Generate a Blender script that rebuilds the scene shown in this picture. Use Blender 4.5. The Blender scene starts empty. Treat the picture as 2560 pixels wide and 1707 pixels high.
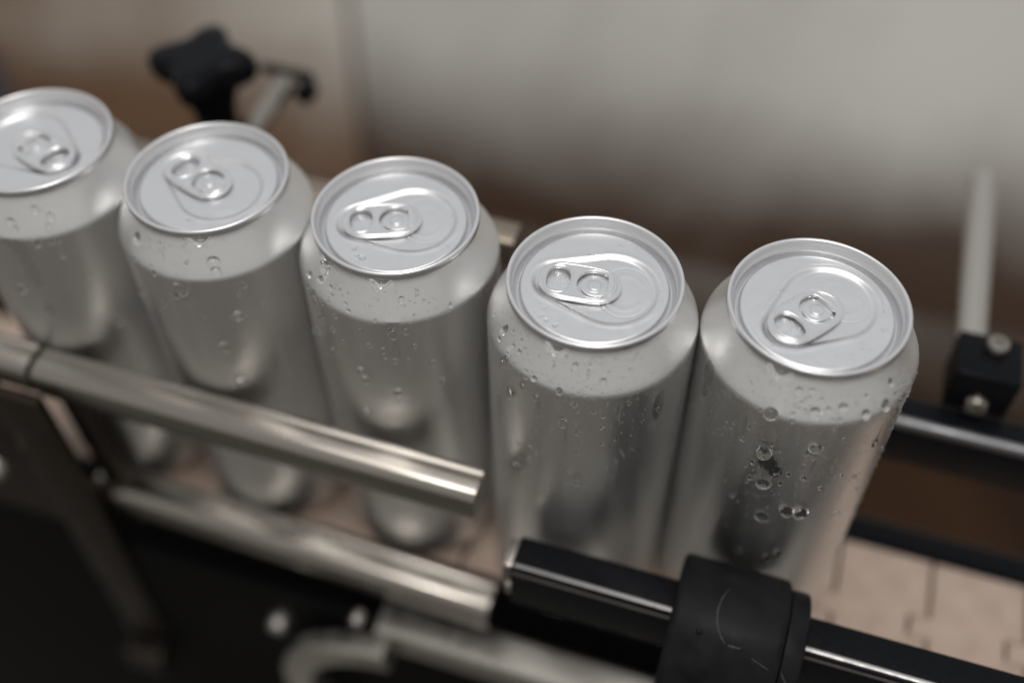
import bpy, bmesh, math, random
import numpy as np
from mathutils import Matrix, Vector

# ------------------------------------------------------------------ camera, world, lights
K = 0.001                                   # everything below is written in millimetres
scene = bpy.context.scene
coll = scene.collection

cam_data = bpy.data.cameras.new("camera")
cam = bpy.data.objects.new("camera", cam_data)
coll.objects.link(cam)
CAM = Vector((115.5444, -227.6901, 409.4464))
FW = Vector((-0.20359, 0.60203, -0.77208)); RT = Vector((0.95097, 0.30914, -0.00971)); UP = Vector((-0.23283, 0.73620, 0.63545))
cam.matrix_world = Matrix(((RT.x, UP.x, -FW.x, CAM.x * K), (RT.y, UP.y, -FW.y, CAM.y * K),
                           (RT.z, UP.z, -FW.z, CAM.z * K), (0, 0, 0, 1)))
cam_data.sensor_fit = 'HORIZONTAL'
cam_data.sensor_width = 36.0
cam_data.lens = 38.355
cam_data.clip_start = 0.01
cam_data.clip_end = 50.0
cam_data.dof.use_dof = True
cam_data.dof.focus_distance = 0.332
cam_data.dof.aperture_fstop = 2.2
cam_data.dof.aperture_blades = 9
scene.camera = cam

world = bpy.data.worlds.new("World")
scene.world = world
world.use_nodes = True
bg = world.node_tree.nodes["Background"]
bg.inputs[0].default_value = (1.0, 0.985, 0.965, 1)
bg.inputs[1].default_value = 0.47


def area(name, loc, target, sx, sy, power, color):
    d = bpy.data.lights.new(name, 'AREA')
    d.shape = 'RECTANGLE'; d.size = sx * K; d.size_y = sy * K
    d.energy = power; d.color = color
    o = bpy.data.objects.new(name, d); coll.objects.link(o)
    o.location = Vector(loc) * K
    o.rotation_euler = (Vector(target) - Vector(loc)).to_track_quat('-Z', 'Y').to_euler()
    return o


area("ceiling_light", (-500, 1750, 1700), (-500, 1750, 0), 4800, 2900, 6.6, (0.80, 0.90, 1.0))
area("spot_lamp", (230, -420, 1300), (80, 0, 100), 170, 150, 3.6, (1.0, 0.98, 0.95))
area("overhead_lamp", (60, -80, 1500), (60, -80, 0), 760, 620, 4.2, (1.0, 0.985, 0.96))

vs = scene.view_settings
vs.view_transform = 'Standard'
vs.look = 'None'
vs.exposure = 0.0
vs.gamma = 1.0
vs.use_curve_mapping = False
scene.render.engine = 'CYCLES'
scene.cycles.use_denoising = True
scene.cycles.max_bounces = 10
scene.cycles.transmission_bounces = 8
scene.cycles.glossy_bounces = 6

random.seed(7)
rng = np.random.default_rng(11)


# ------------------------------------------------------------------ materials
def mat(name, color, rough=0.5, metal=0.0, spec=0.5, aniso=None, bump=None, color2=None, cscale=40.0,
        rough_var=0.0, stretch=(1, 1, 1), transmission=0.0, ior=1.45, detail=6.0):
    """bump = (scale per mm, strength, distance mm); colour/roughness variation by stretched noise."""
    m = bpy.data.materials.new(name)
    m.use_nodes = True
    nt = m.node_tree
    b = nt.nodes["Principled BSDF"]
    b.inputs["Base Color"].default_value = (*color, 1)
    b.inputs["Roughness"].default_value = rough
    b.inputs["Metallic"].default_value = metal
    b.inputs["Specular IOR Level"].default_value = spec
    b.inputs["IOR"].default_value = ior
    b.inputs["Transmission Weight"].default_value = transmission
    if aniso:
        b.inputs["Anisotropic"].default_value = aniso
    tc = nt.nodes.new("ShaderNodeTexCoord")
    mp = nt.nodes.new("ShaderNodeMapping")
    nt.links.new(tc.outputs["Object"], mp.inputs["Vector"])
    mp.inputs["Scale"].default_value = stretch
    if color2 or rough_var:
        n = nt.nodes.new("ShaderNodeTexNoise")
        n.inputs["Scale"].default_value = cscale
        n.inputs["Detail"].default_value = detail
        nt.links.new(mp.outputs["Vector"], n.inputs["Vector"])
        if color2:
            rp = nt.nodes.new("ShaderNodeValToRGB")
            rp.color_ramp.elements[0].position = 0.35
            rp.color_ramp.elements[1].position = 0.68
            rp.color_ramp.elements[0].color = (*color, 1)
            rp.color_ramp.elements[1].color = (*color2, 1)
            nt.links.new(n.outputs["Fac"], rp.inputs["Fac"])
            nt.links.new(rp.outputs["Color"], b.inputs["Base Color"])
        if rough_var:
            mr = nt.nodes.new("ShaderNodeMapRange")
            mr.inputs["From Min"].default_value = 0.3
            mr.inputs["From Max"].default_value = 0.7
            mr.inputs["To Min"].default_value = max(0.02, rough - rough_var)
            mr.inputs["To Max"].default_value = min(1.0, rough + rough_var)
            nt.links.new(n.outputs["Fac"], mr.inputs["Value"])
            nt.links.new(mr.outputs["Result"], b.inputs["Roughness"])
    if bump:
        n2 = nt.nodes.new("ShaderNodeTexNoise")
        n2.inputs["Scale"].default_value = bump[0] * 1000
        n2.inputs["Detail"].default_value = 3
        nt.links.new(mp.outputs["Vector"], n2.inputs["Vector"])
        bn = nt.nodes.new("ShaderNodeBump")
        bn.inputs["Strength"].default_value = bump[1]
        bn.inputs["Distance"].default_value = bump[2] * K
        nt.links.new(n2.outputs["Fac"], bn.inputs["Height"])
        nt.links.new(bn.outputs["Normal"], b.inputs["Normal"])
    return m


def can_body_material():
    m = bpy.data.materials.new("frosted_aluminium")
    m.use_nodes = True
    nt = m.node_tree
    b = nt.nodes["Principled BSDF"]
    b.inputs["Metallic"].default_value = 1.0
    b.inputs["Base Color"].default_value = (0.80, 0.795, 0.785, 1)
    tc = nt.nodes.new("ShaderNodeTexCoord")
    at = nt.nodes.new("ShaderNodeAttribute"); at.attribute_name = "wet"
    # condensation fog: soft, blotchy, runs downwards
    mp = nt.nodes.new("ShaderNodeMapping"); mp.inputs["Scale"].default_value = (1, 1, 0.10)
    nt.links.new(tc.outputs["Object"], mp.inputs["Vector"])
    n = nt.nodes.new("ShaderNodeTexNoise"); n.inputs["Scale"].default_value = 110; n.inputs["Detail"].default_value = 8
    nt.links.new(mp.outputs["Vector"], n.inputs["Vector"])
    mr = nt.nodes.new("ShaderNodeMapRange")
    mr.inputs["From Min"].default_value = 0.35; mr.inputs["From Max"].default_value = 0.65
    mr.inputs["To Min"].default_value = 0.32; mr.inputs["To Max"].default_value = 0.42
    nt.links.new(n.outputs["Fac"], mr.inputs["Value"])
    mx = nt.nodes.new("ShaderNodeMix"); mx.data_type = 'FLOAT'
    nt.links.new(at.outputs["Fac"], mx.inputs[0])
    nt.links.new(mr.outputs["Result"], mx.inputs[2])
    mx.inputs[3].default_value = 0.12
    nt.links.new(mx.outputs[0], b.inputs["Roughness"])
    # tiny beads of fog in relief, absent where the water has run
    v = nt.nodes.new("ShaderNodeTexVoronoi"); v.inputs["Scale"].default_value = 2600
    nt.links.new(tc.outputs["Object"], v.inputs["Vector"])
    n2 = nt.nodes.new("ShaderNodeTexNoise"); n2.inputs["Scale"].default_value = 1500; n2.inputs["Detail"].default_value = 2
    nt.links.new(tc.outputs["Object"], n2.inputs["Vector"])
    ad = nt.nodes.new("ShaderNodeMath"); ad.operation = 'SUBTRACT'
    nt.links.new(n2.outputs["Fac"], ad.inputs[0]); nt.links.new(v.outputs["Distance"], ad.inputs[1])
    mp3 = nt.nodes.new("ShaderNodeMapping"); mp3.inputs["Scale"].default_value = (1, 1, 0.006)
    nt.links.new(tc.outputs["Object"], mp3.inputs["Vector"])
    n3 = nt.nodes.new("ShaderNodeTexNoise"); n3.inputs["Scale"].default_value = 900; n3.inputs["Detail"].default_value = 4
    nt.links.new(mp3.outputs["Vector"], n3.inputs["Vector"])
    ad3 = nt.nodes.new("ShaderNodeMath"); ad3.operation = 'MULTIPLY_ADD'; ad3.inputs[1].default_value = 1.3
    nt.links.new(n3.outputs["Fac"], ad3.inputs[0]); nt.links.new(ad.outputs[0], ad3.inputs[2])
    inv = nt.nodes.new("ShaderNodeMath"); inv.operation = 'SUBTRACT'; inv.inputs[0].default_value = 1.0
    nt.links.new(at.outputs["Fac"], inv.inputs[1])
    sc = nt.nodes.new("ShaderNodeMath"); sc.operation = 'MULTIPLY'; sc.inputs[1].default_value = 0.14
    nt.links.new(inv.outputs[0], sc.inputs[0])
    bn = nt.nodes.new("ShaderNodeBump"); bn.inputs["Distance"].default_value = 0.10 * K
    nt.links.new(sc.outputs[0], bn.inputs["Strength"])
    nt.links.new(ad3.outputs[0], bn.inputs["Height"])
    nt.links.new(bn.outputs["Normal"], b.inputs["Normal"])
    return m


def shade_tinted(name, plain, shade_col, z_full, z_none, rough, x_range=None):
    """sheet with brown reflection and shade painted into its colour: blotchy, densest along its foot."""
    m = mat(name, plain, rough)
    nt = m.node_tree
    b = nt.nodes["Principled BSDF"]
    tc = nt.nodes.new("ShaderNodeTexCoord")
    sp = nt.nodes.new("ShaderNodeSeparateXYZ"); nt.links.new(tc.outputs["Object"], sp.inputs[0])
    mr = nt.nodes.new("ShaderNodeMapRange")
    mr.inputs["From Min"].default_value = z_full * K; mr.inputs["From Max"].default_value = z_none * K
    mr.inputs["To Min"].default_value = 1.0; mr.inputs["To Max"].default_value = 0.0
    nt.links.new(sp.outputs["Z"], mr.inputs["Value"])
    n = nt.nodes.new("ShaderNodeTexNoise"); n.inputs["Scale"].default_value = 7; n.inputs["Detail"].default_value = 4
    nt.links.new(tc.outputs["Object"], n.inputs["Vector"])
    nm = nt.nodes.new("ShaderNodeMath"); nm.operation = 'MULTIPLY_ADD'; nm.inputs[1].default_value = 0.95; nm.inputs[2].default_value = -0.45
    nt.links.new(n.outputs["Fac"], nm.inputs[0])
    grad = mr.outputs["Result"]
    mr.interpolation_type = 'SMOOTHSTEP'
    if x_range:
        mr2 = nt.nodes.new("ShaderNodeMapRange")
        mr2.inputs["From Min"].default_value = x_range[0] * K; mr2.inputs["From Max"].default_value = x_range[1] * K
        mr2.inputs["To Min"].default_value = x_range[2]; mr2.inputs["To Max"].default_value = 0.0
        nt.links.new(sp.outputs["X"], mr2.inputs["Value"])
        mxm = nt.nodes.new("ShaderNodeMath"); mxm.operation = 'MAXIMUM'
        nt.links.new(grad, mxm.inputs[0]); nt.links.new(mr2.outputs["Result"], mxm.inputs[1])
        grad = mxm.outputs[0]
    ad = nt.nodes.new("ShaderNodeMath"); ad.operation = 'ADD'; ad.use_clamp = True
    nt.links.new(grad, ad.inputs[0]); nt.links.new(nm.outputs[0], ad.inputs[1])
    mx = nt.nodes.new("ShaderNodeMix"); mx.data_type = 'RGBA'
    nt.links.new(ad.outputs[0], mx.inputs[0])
    mx.inputs[6].default_value = (*plain, 1); mx.inputs[7].default_value = (*shade_col, 1)
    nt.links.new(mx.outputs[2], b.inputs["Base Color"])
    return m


M = {}
M['can'] = can_body_material()
M['lid'] = mat("lid_aluminium", (0.80, 0.80, 0.81), 0.33, 1.0, rough_var=0.05, cscale=260, bump=(0.9, 0.03, 0.05))
M['tab'] = mat("tab_aluminium", (0.82, 0.82, 0.83), 0.23, 1.0, rough_var=0.05, cscale=300, bump=(0.7, 0.05, 0.05))
M['water'] = mat("water", (1, 1, 1), 0.0, 0.0, transmission=1.0, ior=1.33)
M['steel'] = mat("polished_stainless", (0.345, 0.318, 0.285), 0.25, 1.0, rough_var=0.05, cscale=900, stretch=(0.004, 1, 1),
                 bump=(0.8, 0.03, 0.04))
M['steel_dull'] = mat("dull_stainless", (0.50, 0.475, 0.44), 0.38, 1.0, rough_var=0.10, cscale=220, bump=(0.4, 0.1, 0.08))
M['steel_brown'] = mat("tarnished_steel", (0.30, 0.25, 0.205), 0.42, 1.0, rough_var=0.08, cscale=160)
M['dark_steel'] = mat("oiled_dark_steel", (0.062, 0.051, 0.042), 0.40, 1.0, rough_var=0.12, cscale=120)
M['black'] = mat("black_plastic", (0.006, 0.0065, 0.008), 0.30, 0.0, spec=0.10, rough_var=0.10, cscale=300, bump=(1.6, 0.10, 0.05))
M['rubber'] = mat("black_rubber", (0.008, 0.0085, 0.010), 0.44, 0.0, spec=0.10, color2=(0.015, 0.015, 0.016), cscale=120,
                  rough_var=0.10, bump=(1.3, 0.22, 0.08))
M['edge'] = mat("metal_highlight_edge", (0.42, 0.41, 0.40), 0.36, 1.0, rough_var=0.1, cscale=300)  # paler metal that draws the highlight on the front rail's bevel
M['edge_dark'] = mat("dark_highlight_edge", (0.19, 0.19, 0.195), 0.38, 1.0, rough_var=0.1, cscale=300)  # dimmer metal that draws the highlight on the rear rail's bevel
M['scratch'] = mat("scuffed_rubber", (0.060, 0.058, 0.053), 0.7, color2=(0.015, 0.015, 0.015), cscale=900)
M['belt'] = mat("tan_acetal", (0.55, 0.425, 0.345), 0.40, 0.0, color2=(0.46, 0.345, 0.275), cscale=90, rough_var=0.08, bump=(1.0, 0.06, 0.06))
M['panel_grey'] = shade_tinted("satin_grey_sheet", (0.505, 0.482, 0.445), (0.052, 0.024, 0.009), -2, 138, 0.42)  # brown towards the foot is reflection and shade put into the colour
M['panel_tan'] = shade_tinted("tan_sheet", (0.50, 0.465, 0.415), (0.13, 0.066, 0.028), -4, 138, 0.45, (-500, -215, 0.66))  # same, plus a warm reflection painted in towards the left
M['seam_shade'] = mat("brown_seam_and_shade", (0.055, 0.03, 0.014), 0.45, 0.0, color2=(0.035, 0.018, 0.009), cscale=14)  # brown of the seam, also of the shade painted below the sheets
M['bed'] = mat("brown_bed", (0.045, 0.018, 0.005), 0.55, 0.0, spec=0.2, color2=(0.022, 0.009, 0.003), cscale=12)
M['post'] = mat("blue_grey_paint", (0.11, 0.112, 0.135), 0.45)
M['shade_black'] = mat("black_for_shade", (0.004, 0.004, 0.004), 0.6, 0.0, spec=0.08)  # flat black standing in for deep shade under the machine
M['floor'] = mat("dark_floor", (0.22, 0.205, 0.18), 0.42, 0.0, color2=(0.15, 0.138, 0.12), cscale=6, rough_var=0.1)


# ------------------------------------------------------------------ helpers
def link(name, mesh, parent=None, material=None):
    o = bpy.data.objects.new(name, mesh)
    coll.objects.link(o)
    if parent:
        o.parent = parent
    if material is not None and len(mesh.materials) == 0:
        mesh.materials.append(material)
    return o


def mesh_from(name, verts, faces, smooth=True, sharp=None):
    me = bpy.data.meshes.new(name)
    me.from_pydata([(v[0] * K, v[1] * K, v[2] * K) for v in verts], [], faces)
    me.update()
    if smooth:
        me.polygons.foreach_set("use_smooth", [True] * len(me.polygons))
        if sharp:
            me.set_sharp_from_angle(angle=math.radians(sharp))
    return me


def bm_mesh(name, bm, sharp=35):
    bmesh.ops.recalc_face_normals(bm, faces=bm.faces)
    me = bpy.data.meshes.new(name)
    bm.to_mesh(me); bm.free()
    me.polygons.foreach_set("use_smooth", [True] * len(me.polygons))
    if sharp:
        me.set_sharp_from_angle(angle=math.radians(sharp))
    return me


def empty(name, loc, label, cat, group=None, rz=0.0):
    o = bpy.data.objects.new(name, None)
    coll.objects.link(o)
    o.empty_display_size = 0.01
    o.location = Vector(loc) * K
    o.rotation_euler.z = rz
    tag(o, label, cat, group)
    return o


def tag(o, label, cat, group=None):
    o["label"] = label
    o["category"] = cat
    if group:
        o["group"] = group
    return o


def grid_faces(rows, cols, close=True):
    f = []
    for r in range(rows - 1):
        for c in range(cols if close else cols - 1):
            c2 = (c + 1) % cols
            f.append((r * cols + c, r * cols + c2, (r + 1) * cols + c2, (r + 1) * cols + c))
    return f


def box(name, x0, x1, y0, y1, z0, z1, bevel=0.8, seg=3, material=None, parent=None):
    bm = bmesh.new()
    bmesh.ops.create_cube(bm, size=1.0)
    for v in bm.verts:
        v.co = Vector(((x0 + x1) / 2 + v.co.x * (x1 - x0), (y0 + y1) / 2 + v.co.y * (y1 - y0), (z0 + z1) / 2 + v.co.z * (z1 - z0))) * K
    if bevel:
        bmesh.ops.bevel(bm, geom=list(bm.edges), offset=bevel * K, segments=seg, profile=0.6, affect='EDGES', clamp_overlap=True)
    return link(name, bm_mesh(name, bm, 40), parent, material)


def lathe(name, prof, seg, axis='Z', origin=(0, 0, 0), material=None, parent=None, sharp=40, cap=True):
    """prof = [(r, h)] turned about an axis through origin."""
    vs_, n = [], len(prof)
    for r, h in prof:
        for s in range(seg):
            a = 2 * math.pi * s / seg
            p = (r * math.cos(a), r * math.sin(a), h)
            if axis == 'X': p = (h, p[0], p[1])
            elif axis == 'Y': p = (p[0], h, p[1])
            vs_.append((p[0] + origin[0], p[1] + origin[1], p[2] + origin[2]))
    fs = grid_faces(n, seg)
    if cap:
        fs.append(tuple(range(seg))[::-1]); fs.append(tuple((n - 1) * seg + s for s in range(seg)))
    bm = bmesh.new()
    me = mesh_from(name, vs_, fs)
    bm.from_mesh(me); bpy.data.meshes.remove(me)
    return link(name, bm_mesh(name, bm, sharp), parent, material)


def sweep_x(name, prof, x0, x1, material, parent=None, yz0=(0, 0), yz1=(0, 0), sharp=40, nx=2):
    """closed (y, z) outline drawn along x, moving from offset yz0 to yz1."""
    vs_ = []
    n = len(prof)
    for k in range(nx):
        t = k / (nx - 1)
        for y, z in prof:
            vs_.append((x0 + (x1 - x0) * t, y + yz0[0] * (1 - t) + yz1[0] * t, z + yz0[1] * (1 - t) + yz1[1] * t))
    fs = grid_faces(nx, n) + [tuple(range(n))[::-1], tuple((nx - 1) * n + i for i in range(n))]
    bm = bmesh.new()
    me = mesh_from(name, vs_, fs)
    bm.from_mesh(me); bpy.data.meshes.remove(me)
    caps = [f for f in bm.faces if len(f.verts) == n]
    ed = {e for f in caps for e in f.edges}
    bmesh.ops.bevel(bm, geom=list(ed), offset=0.35 * K, segments=2, profile=0.5, affect='EDGES', clamp_overlap=True)
    return link(name, bm_mesh(name, bm, sharp), parent, material)


def round_rect(y0, y1, z0, z1, r, n=6, crown=0.0):
    pts = []
    for cy, cz, a0 in ((y1 - r, z1 - r, 0), (y0 + r, z1 - r, 90), (y0 + r, z0 + r, 180), (y1 - r, z0 + r, 270)):
        for k in range(n + 1):
            a = math.radians(a0 + 90 * k / n)
            y, z = cy + r * math.cos(a), cz + r * math.sin(a)
            pts.append((y, z))
    if crown:
        # lift the middle of the top side into a shallow crown
        top = []
        for k in range(1, 12):
            t = k / 12
            y = (y1 - r) + ((y0 + r) - (y1 - r)) * t
            top.append((y, z1 + crown * math.sin(math.pi * t)))
        pts = pts[:n + 1] + top + pts[n + 1:]
    return pts


def tube(name, pts, rad, seg=12, material=None, parent=None, closed=False):
    pts = [Vector(p) for p in pts]
    vs_, n = [], len(pts)
    up = Vector((0, 0, 1))
    for i, p in enumerate(pts):
        a = pts[(i - 1) % n] if (closed or i > 0) else p
        b = pts[(i + 1) % n] if (closed or i < n - 1) else p
        t = (b - a).normalized()
        s = t.cross(up)
        if s.length < 1e-4: s = Vector((1, 0, 0))
        s.normalize(); u = s.cross(t)
        rr = rad[i] if isinstance(rad, (list, tuple)) else rad
        for k in range(seg):
            q = 2 * math.pi * k / seg
            vs_.append(p + s * math.cos(q) * rr + u * math.sin(q) * rr)
    fs = grid_faces(n, seg)
    if closed:
        for c in range(seg):
            c2 = (c + 1) % seg
            fs.append(((n - 1) * seg + c, (n - 1) * seg + c2, c2, c))
    else:
        fs += [tuple(range(seg))[::-1], tuple((n - 1) * seg + k for k in range(seg))]
    return vs_, fs


def join(parts):
    V, F = [], []
    for v, f in parts:
        o = len(V); V += [tuple(q) for q in v]; F += [tuple(i + o for i in g) for g in f]
    return V, F


def smoothstep(a, b, x):
    t = np.clip((x - a) / (b - a), 0, 1)
    return t * t * (3 - 2 * t)


# ------------------------------------------------------------------ the setting
def ground(name, z, x0, x1, y0, y1, material):
    me = mesh_from(name, [(x0, y0, z), (x1, y0, z), (x1, y1, z), (x0, y1, z)], [(0, 1, 2, 3)], smooth=False)
    o = link(name, me, None, material)
    o["kind"] = "structure"
    return o


ground("floor", -850, -6000, 6000, -6000, 6000, M['floor'])

PY, PZ, LEAN = 330.0, -150.0, -50.0          # foot line of the sloping back sheets


def plate(name, outline, y0, y1, material, parent, bevel=0.8):
    bm = bmesh.new()
    vv = [bm.verts.new((x * K, y0 * K, z * K)) for x, z in outline]
    f = bm.faces.new(vv)
    r = bmesh.ops.extrude_face_region(bm, geom=[f])
    for v in r['geom']:
        if isinstance(v, bmesh.types.BMVert): v.co.y = y1 * K
    bmesh.ops.bevel(bm, geom=[e for e in bm.edges if abs(e.verts[0].co.y - e.verts[1].co.y) < 1e-7], offset=bevel * K, segments=2, profile=0.5,
                    affect='EDGES', clamp_overlap=True)
    return link(name, bm_mesh(name, bm, 40), parent, material)


def sloped(o):
    o.location = Vector((0, PY, PZ)) * K
    o.rotation_euler.x = math.radians(LEAN)
    return o


def seam_x(s_):
    return -202.3 - 0.37 * (s_ - 39)


G = 2.6
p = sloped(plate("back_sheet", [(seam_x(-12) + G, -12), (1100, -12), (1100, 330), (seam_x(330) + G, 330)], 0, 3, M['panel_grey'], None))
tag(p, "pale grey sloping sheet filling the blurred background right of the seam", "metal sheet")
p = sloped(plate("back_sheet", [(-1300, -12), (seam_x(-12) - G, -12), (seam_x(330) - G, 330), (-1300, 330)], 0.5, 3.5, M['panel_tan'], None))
tag(p, "sloping sheet with brown reflection and shade painted in, in the blurred background left of the seam", "metal sheet")
p = sloped(plate("seam_strip", [(seam_x(-12) - 12, -12), (seam_x(-12) + 12, -12), (seam_x(329) + 12, 329), (seam_x(329) - 12, 329)], 3.8, 7, M['seam_shade'], None))
tag(p, "dark joint strip between the two blurred background sheets", "strip")
p = sloped(plate("foot_shade_strip", [(-1300, -70), (1100, -70), (1100, -12.6), (-1300, -12.6)], -1, 4, M['seam_shade'], None))  # dark strip in place of the unlit foot of the sheets
tag(p, "dark brown strip standing in for the shade along the foot of the sloping background sheets", "strip")
p = box("machine_bed", -1300, 1100, 62, 292, -212, -196, 1.0, 2, M['bed'])
tag(p, "dark rusty brown machine bed lying behind the conveyor", "machine bed")
p = box("corner_post", -505, -470, 290, 306, -195, -40, 2.0, 2, M['post'])
tag(p, "blue grey post at the upper left edge behind the cans", "post")
p = box("shade_block", -900, 900, -45, 345, -848, -440, 3.0, 2, M['shade_black'])  # black block added to make the space under the conveyor read dark
tag(p, "added black block standing in for the shade below the conveyor", "shade block")

# ------------------------------------------------------------------ conveyor chain of tan links
PITCH = 37.4
BX0 = 211.2
YB0, YB1 = -29.5, 31.7
YC0, YC1 = -3.4, 5.6


def belt_link_mesh():
    g = 0.6
    j = -7.6
    right = [(PITCH - g, YB0), (PITCH - g, YC0 - 0.4), (PITCH + j - g, YC0 + 0.4), (PITCH + j - g, YC1 - 0.4), (PITCH - g, YC1 + 0.4), (PITCH - g, YB1)]
    left = [(g, YB1), (g, YC1 + 0.4), (j + g, YC1 - 0.4), (j + g, YC0 + 0.4), (g, YC0 - 0.4), (g, YB0)]
    pts = right + left
    bm = bmesh.new()
    vv = [bm.verts.new((x * K, y * K, 0)) for x, y in pts]
    f = bm.faces.new(vv)
    r = bmesh.ops.extrude_face_region(bm, geom=[f])
    for v in r['geom']:
        if isinstance(v, bmesh.types.BMVert): v.co.z = -4.0 * K
    top = [e for e in bm.edges if all(abs(v.co.z) < 1e-7 for v in e.verts)]
    bmesh.ops.bevel(bm, geom=top, offset=1.0 * K, segments=2, profile=0.5, affect='EDGES', clamp_overlap=True)
    return bm_mesh("belt_link", bm, 40)


belt = empty("slat_chain", (0, 0, 0), "tan plastic slat chain carrying the cans between the guide rails", "chain")
lm = belt_link_mesh()
lm.materials.append(M['belt'])
for k in range(-13, 4):
    o = link("belt_link", lm, belt)
    o.location.x = (BX0 + k * PITCH) * K
pin_v = []
for k in range(-13, 5):
    x = BX0 + k * PITCH - 3.6
    o = lathe("hinge_pin", [(2.2, YB0 + 1), (2.2, YB1 - 1)], 12, 'Y', (x, 0, -6.2), M['dark_steel'], belt)

fr = empty("conveyor", (0, 0, -20), "dark conveyor frame with steel side channel and bolts under the rails", "conveyor")


def under(o, par):
    o.parent = par
    o.matrix_parent_inverse = Matrix.Translation(-Vector(par.location))
    return o


under(sweep_x("wear_strip", round_rect(32.6, 43.5, -14, 2.4, 1.6), -320, 420, M['black']), fr)
under(sweep_x("wear_strip", round_rect(-34.0, -30.2, -14, -1.0, 1.2), -320, 420, M['black']), fr)
under(sweep_x("side_channel", round_rect(44.2, 50.0, -60, -6, 1.2), -320, 420, M['dark_steel']), fr)
under(sweep_x("side_channel", round_rect(-60.0, -43.2, -36, -18, 3.0), -4, 420, M['steel_dull']), fr)
under(sweep_x("side_channel", round_rect(-52.0, -47.0, -420, -31, 1.2), -520, 520, M['shade_black']), fr)  # plate run far down in black to paint in the shade below


def bolt(name, c, r, h, axis, material, parent, hexa=True):
    seg = 6 if hexa else 20
    prof = [(r * 0.92, 0), (r, 0.12 * h), (r, 0.7 * h), (r * 0.86, h), (r * 0.45, h), (r * 0.40, h * 0.72), (0.02, h * 0.72)]
    return under(lathe(name, prof, seg, axis, c, material, None, 30), parent)


bolt("frame_bolt", (-55, -52.5, -50), 4.6, -8, 'Y', M['steel_dull'], fr, False)
bolt("frame_bolt", (-11, -56, -13), 2.8, -6, 'Y', M['steel_dull'], fr, False)
bolt("frame_bolt", (92, -61.8, -27), 3.2, -4, 'Y', M['steel'], fr, False)

pul = empty("curved_guard", (12, -64, -86), "curved grey steel guard arm blurred below the lower guide rail", "guard")
gv = []
for k in range(31):
    a = math.radians(98 + 140 * k / 30)
    for rr, yy in ((51, -4), (52, -5), (64, -5), (66, -3), (66, 3), (64, 5), (52, 5), (51, 4)):
        gv.append((rr * math.cos(a), yy, rr * math.sin(a)))
gf = grid_faces(31, 8) + [tuple(range(8)), tuple(30 * 8 + q for q in range(8))[::-1]]
link("arm", mesh_from("arm", gv, gf, sharp=40), pul, M['steel_dull'])
lathe("rivet_head", [(4.0, 4.6), (4.0, 5.4), (3.2, 6.8), (0.05, 7.4)], 24, 'Y', (58 * math.cos(2.2), 0, 58 * math.sin(2.2)), M['steel'], pul, 40)
lathe("rivet_head", [(4.0, -4.6), (4.0, -5.4), (3.2, -6.8), (0.05, -7.4)], 24, 'Y', (58 * math.cos(3.3), 0, 58 * math.sin(3.3)), M['steel'], pul, 40)

br = box("cross_brace", -150, -40, -98, -82, -170, -156, 3.0, 3, M['steel_dull'])
tag(br, "dull steel cross brace at the bottom edge under the conveyor", "brace")

# ------------------------------------------------------------------ stainless guide rails at the left
def rail_profile(depth, height, rf=3.0):
    """flat topped rail: small raised back lip, broad rounded front edge."""
    pr = [(0, -height), (0, -1.2), (-0.2, -0.45), (-0.7, 0.0), (-1.5, 0.15), (-2.3, 0.0), (-2.9, -0.3), (-3.4, -0.35)]
    y_a = -depth + rf
    for k in range(1, 5):
        t = k / 5
        pr.append((-3.4 + (y_a + 3.4) * t, -0.35 + 0.25 * math.sin(math.pi * t)))
    for k in range(0, 13):
        a = math.radians(90 + 90 * k / 12)
        pr.append((y_a + rf * math.cos(a), -0.35 - rf + rf * math.sin(a)))
    pr += [(-depth, -height + 2.0), (-depth + 0.6, -height + 0.6), (-depth + 2.0, -height)]
    return pr[::-1]


RP = rail_profile(13.0, 15.5, 5.0)


def rail(name, x0, x1, yz0, yz1, prof, label, material=M['steel']):
    ob = sweep_x(name, prof, x0, x1, material, None, yz0, yz1)
    tag(ob, label, "guide rail")
    return ob


rail("guide_rail", -133.5, 40.5, (-36.8, 94.4), (-36.2, 91.5), RP, "polished steel guide rail in front of the three left cans, upper one")
rail("guide_rail", -330, -135.0, (-37.4, 98.8), (-36.8, 95.8), RP, "short steel guide rail end at the left edge, past the joint")
rail("guide_rail", -134, 43.0, (-35.6, 16.4), (-36.2, 8.0), rail_profile(14.4, 16.0, 6.0),
     "lower polished steel guide rail at the foot of the left cans")
rail("guide_rail", -330, 27.0, (36.5, 126.5), (36.5, 126.5), round_rect(0.0, 12.0, -13, 0.0, 2.2, 6, crown=0.5),
     "steel guide rail behind the three left cans, seen between their shoulders", M['steel_brown'])

brk = empty("rail_bracket", (-143, -52, 90), "dark upright steel bracket plate under the left end of the upper rail", "bracket")


ol = [(-154, 82), (-131, 82), (-129, 10), (-135, -110)]
ol += [(-147 + 12 * math.cos(math.radians(a)), -128 + 14 * math.sin(math.radians(a))) for a in range(0, -181, -20)]
ol += [(-157, -110)]
under(plate("upright_plate", ol, -55.0, -50.4, M['dark_steel'], None), brk)
under(box("stiffener", -129.5, -117.5, -46, -40.5, -14, 76, 1.2, 3, M['dark_steel']), brk)
under(box("foot_block", -158, -136, -66, -55.4, -150, -132, 2.5, 3, M['dark_steel']), brk)
gd = box("side_guard", -330, -158.5, -50, -44, -140, 74, 1.5, 3, M['dark_steel'])
tag(gd, "dark steel side guard plate at the lower left edge", "guard plate")
bolt("bracket_bolt", (-168, -58, 30), 6.0, -6, 'Y', M['steel_dull'], brk, False)

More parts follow.
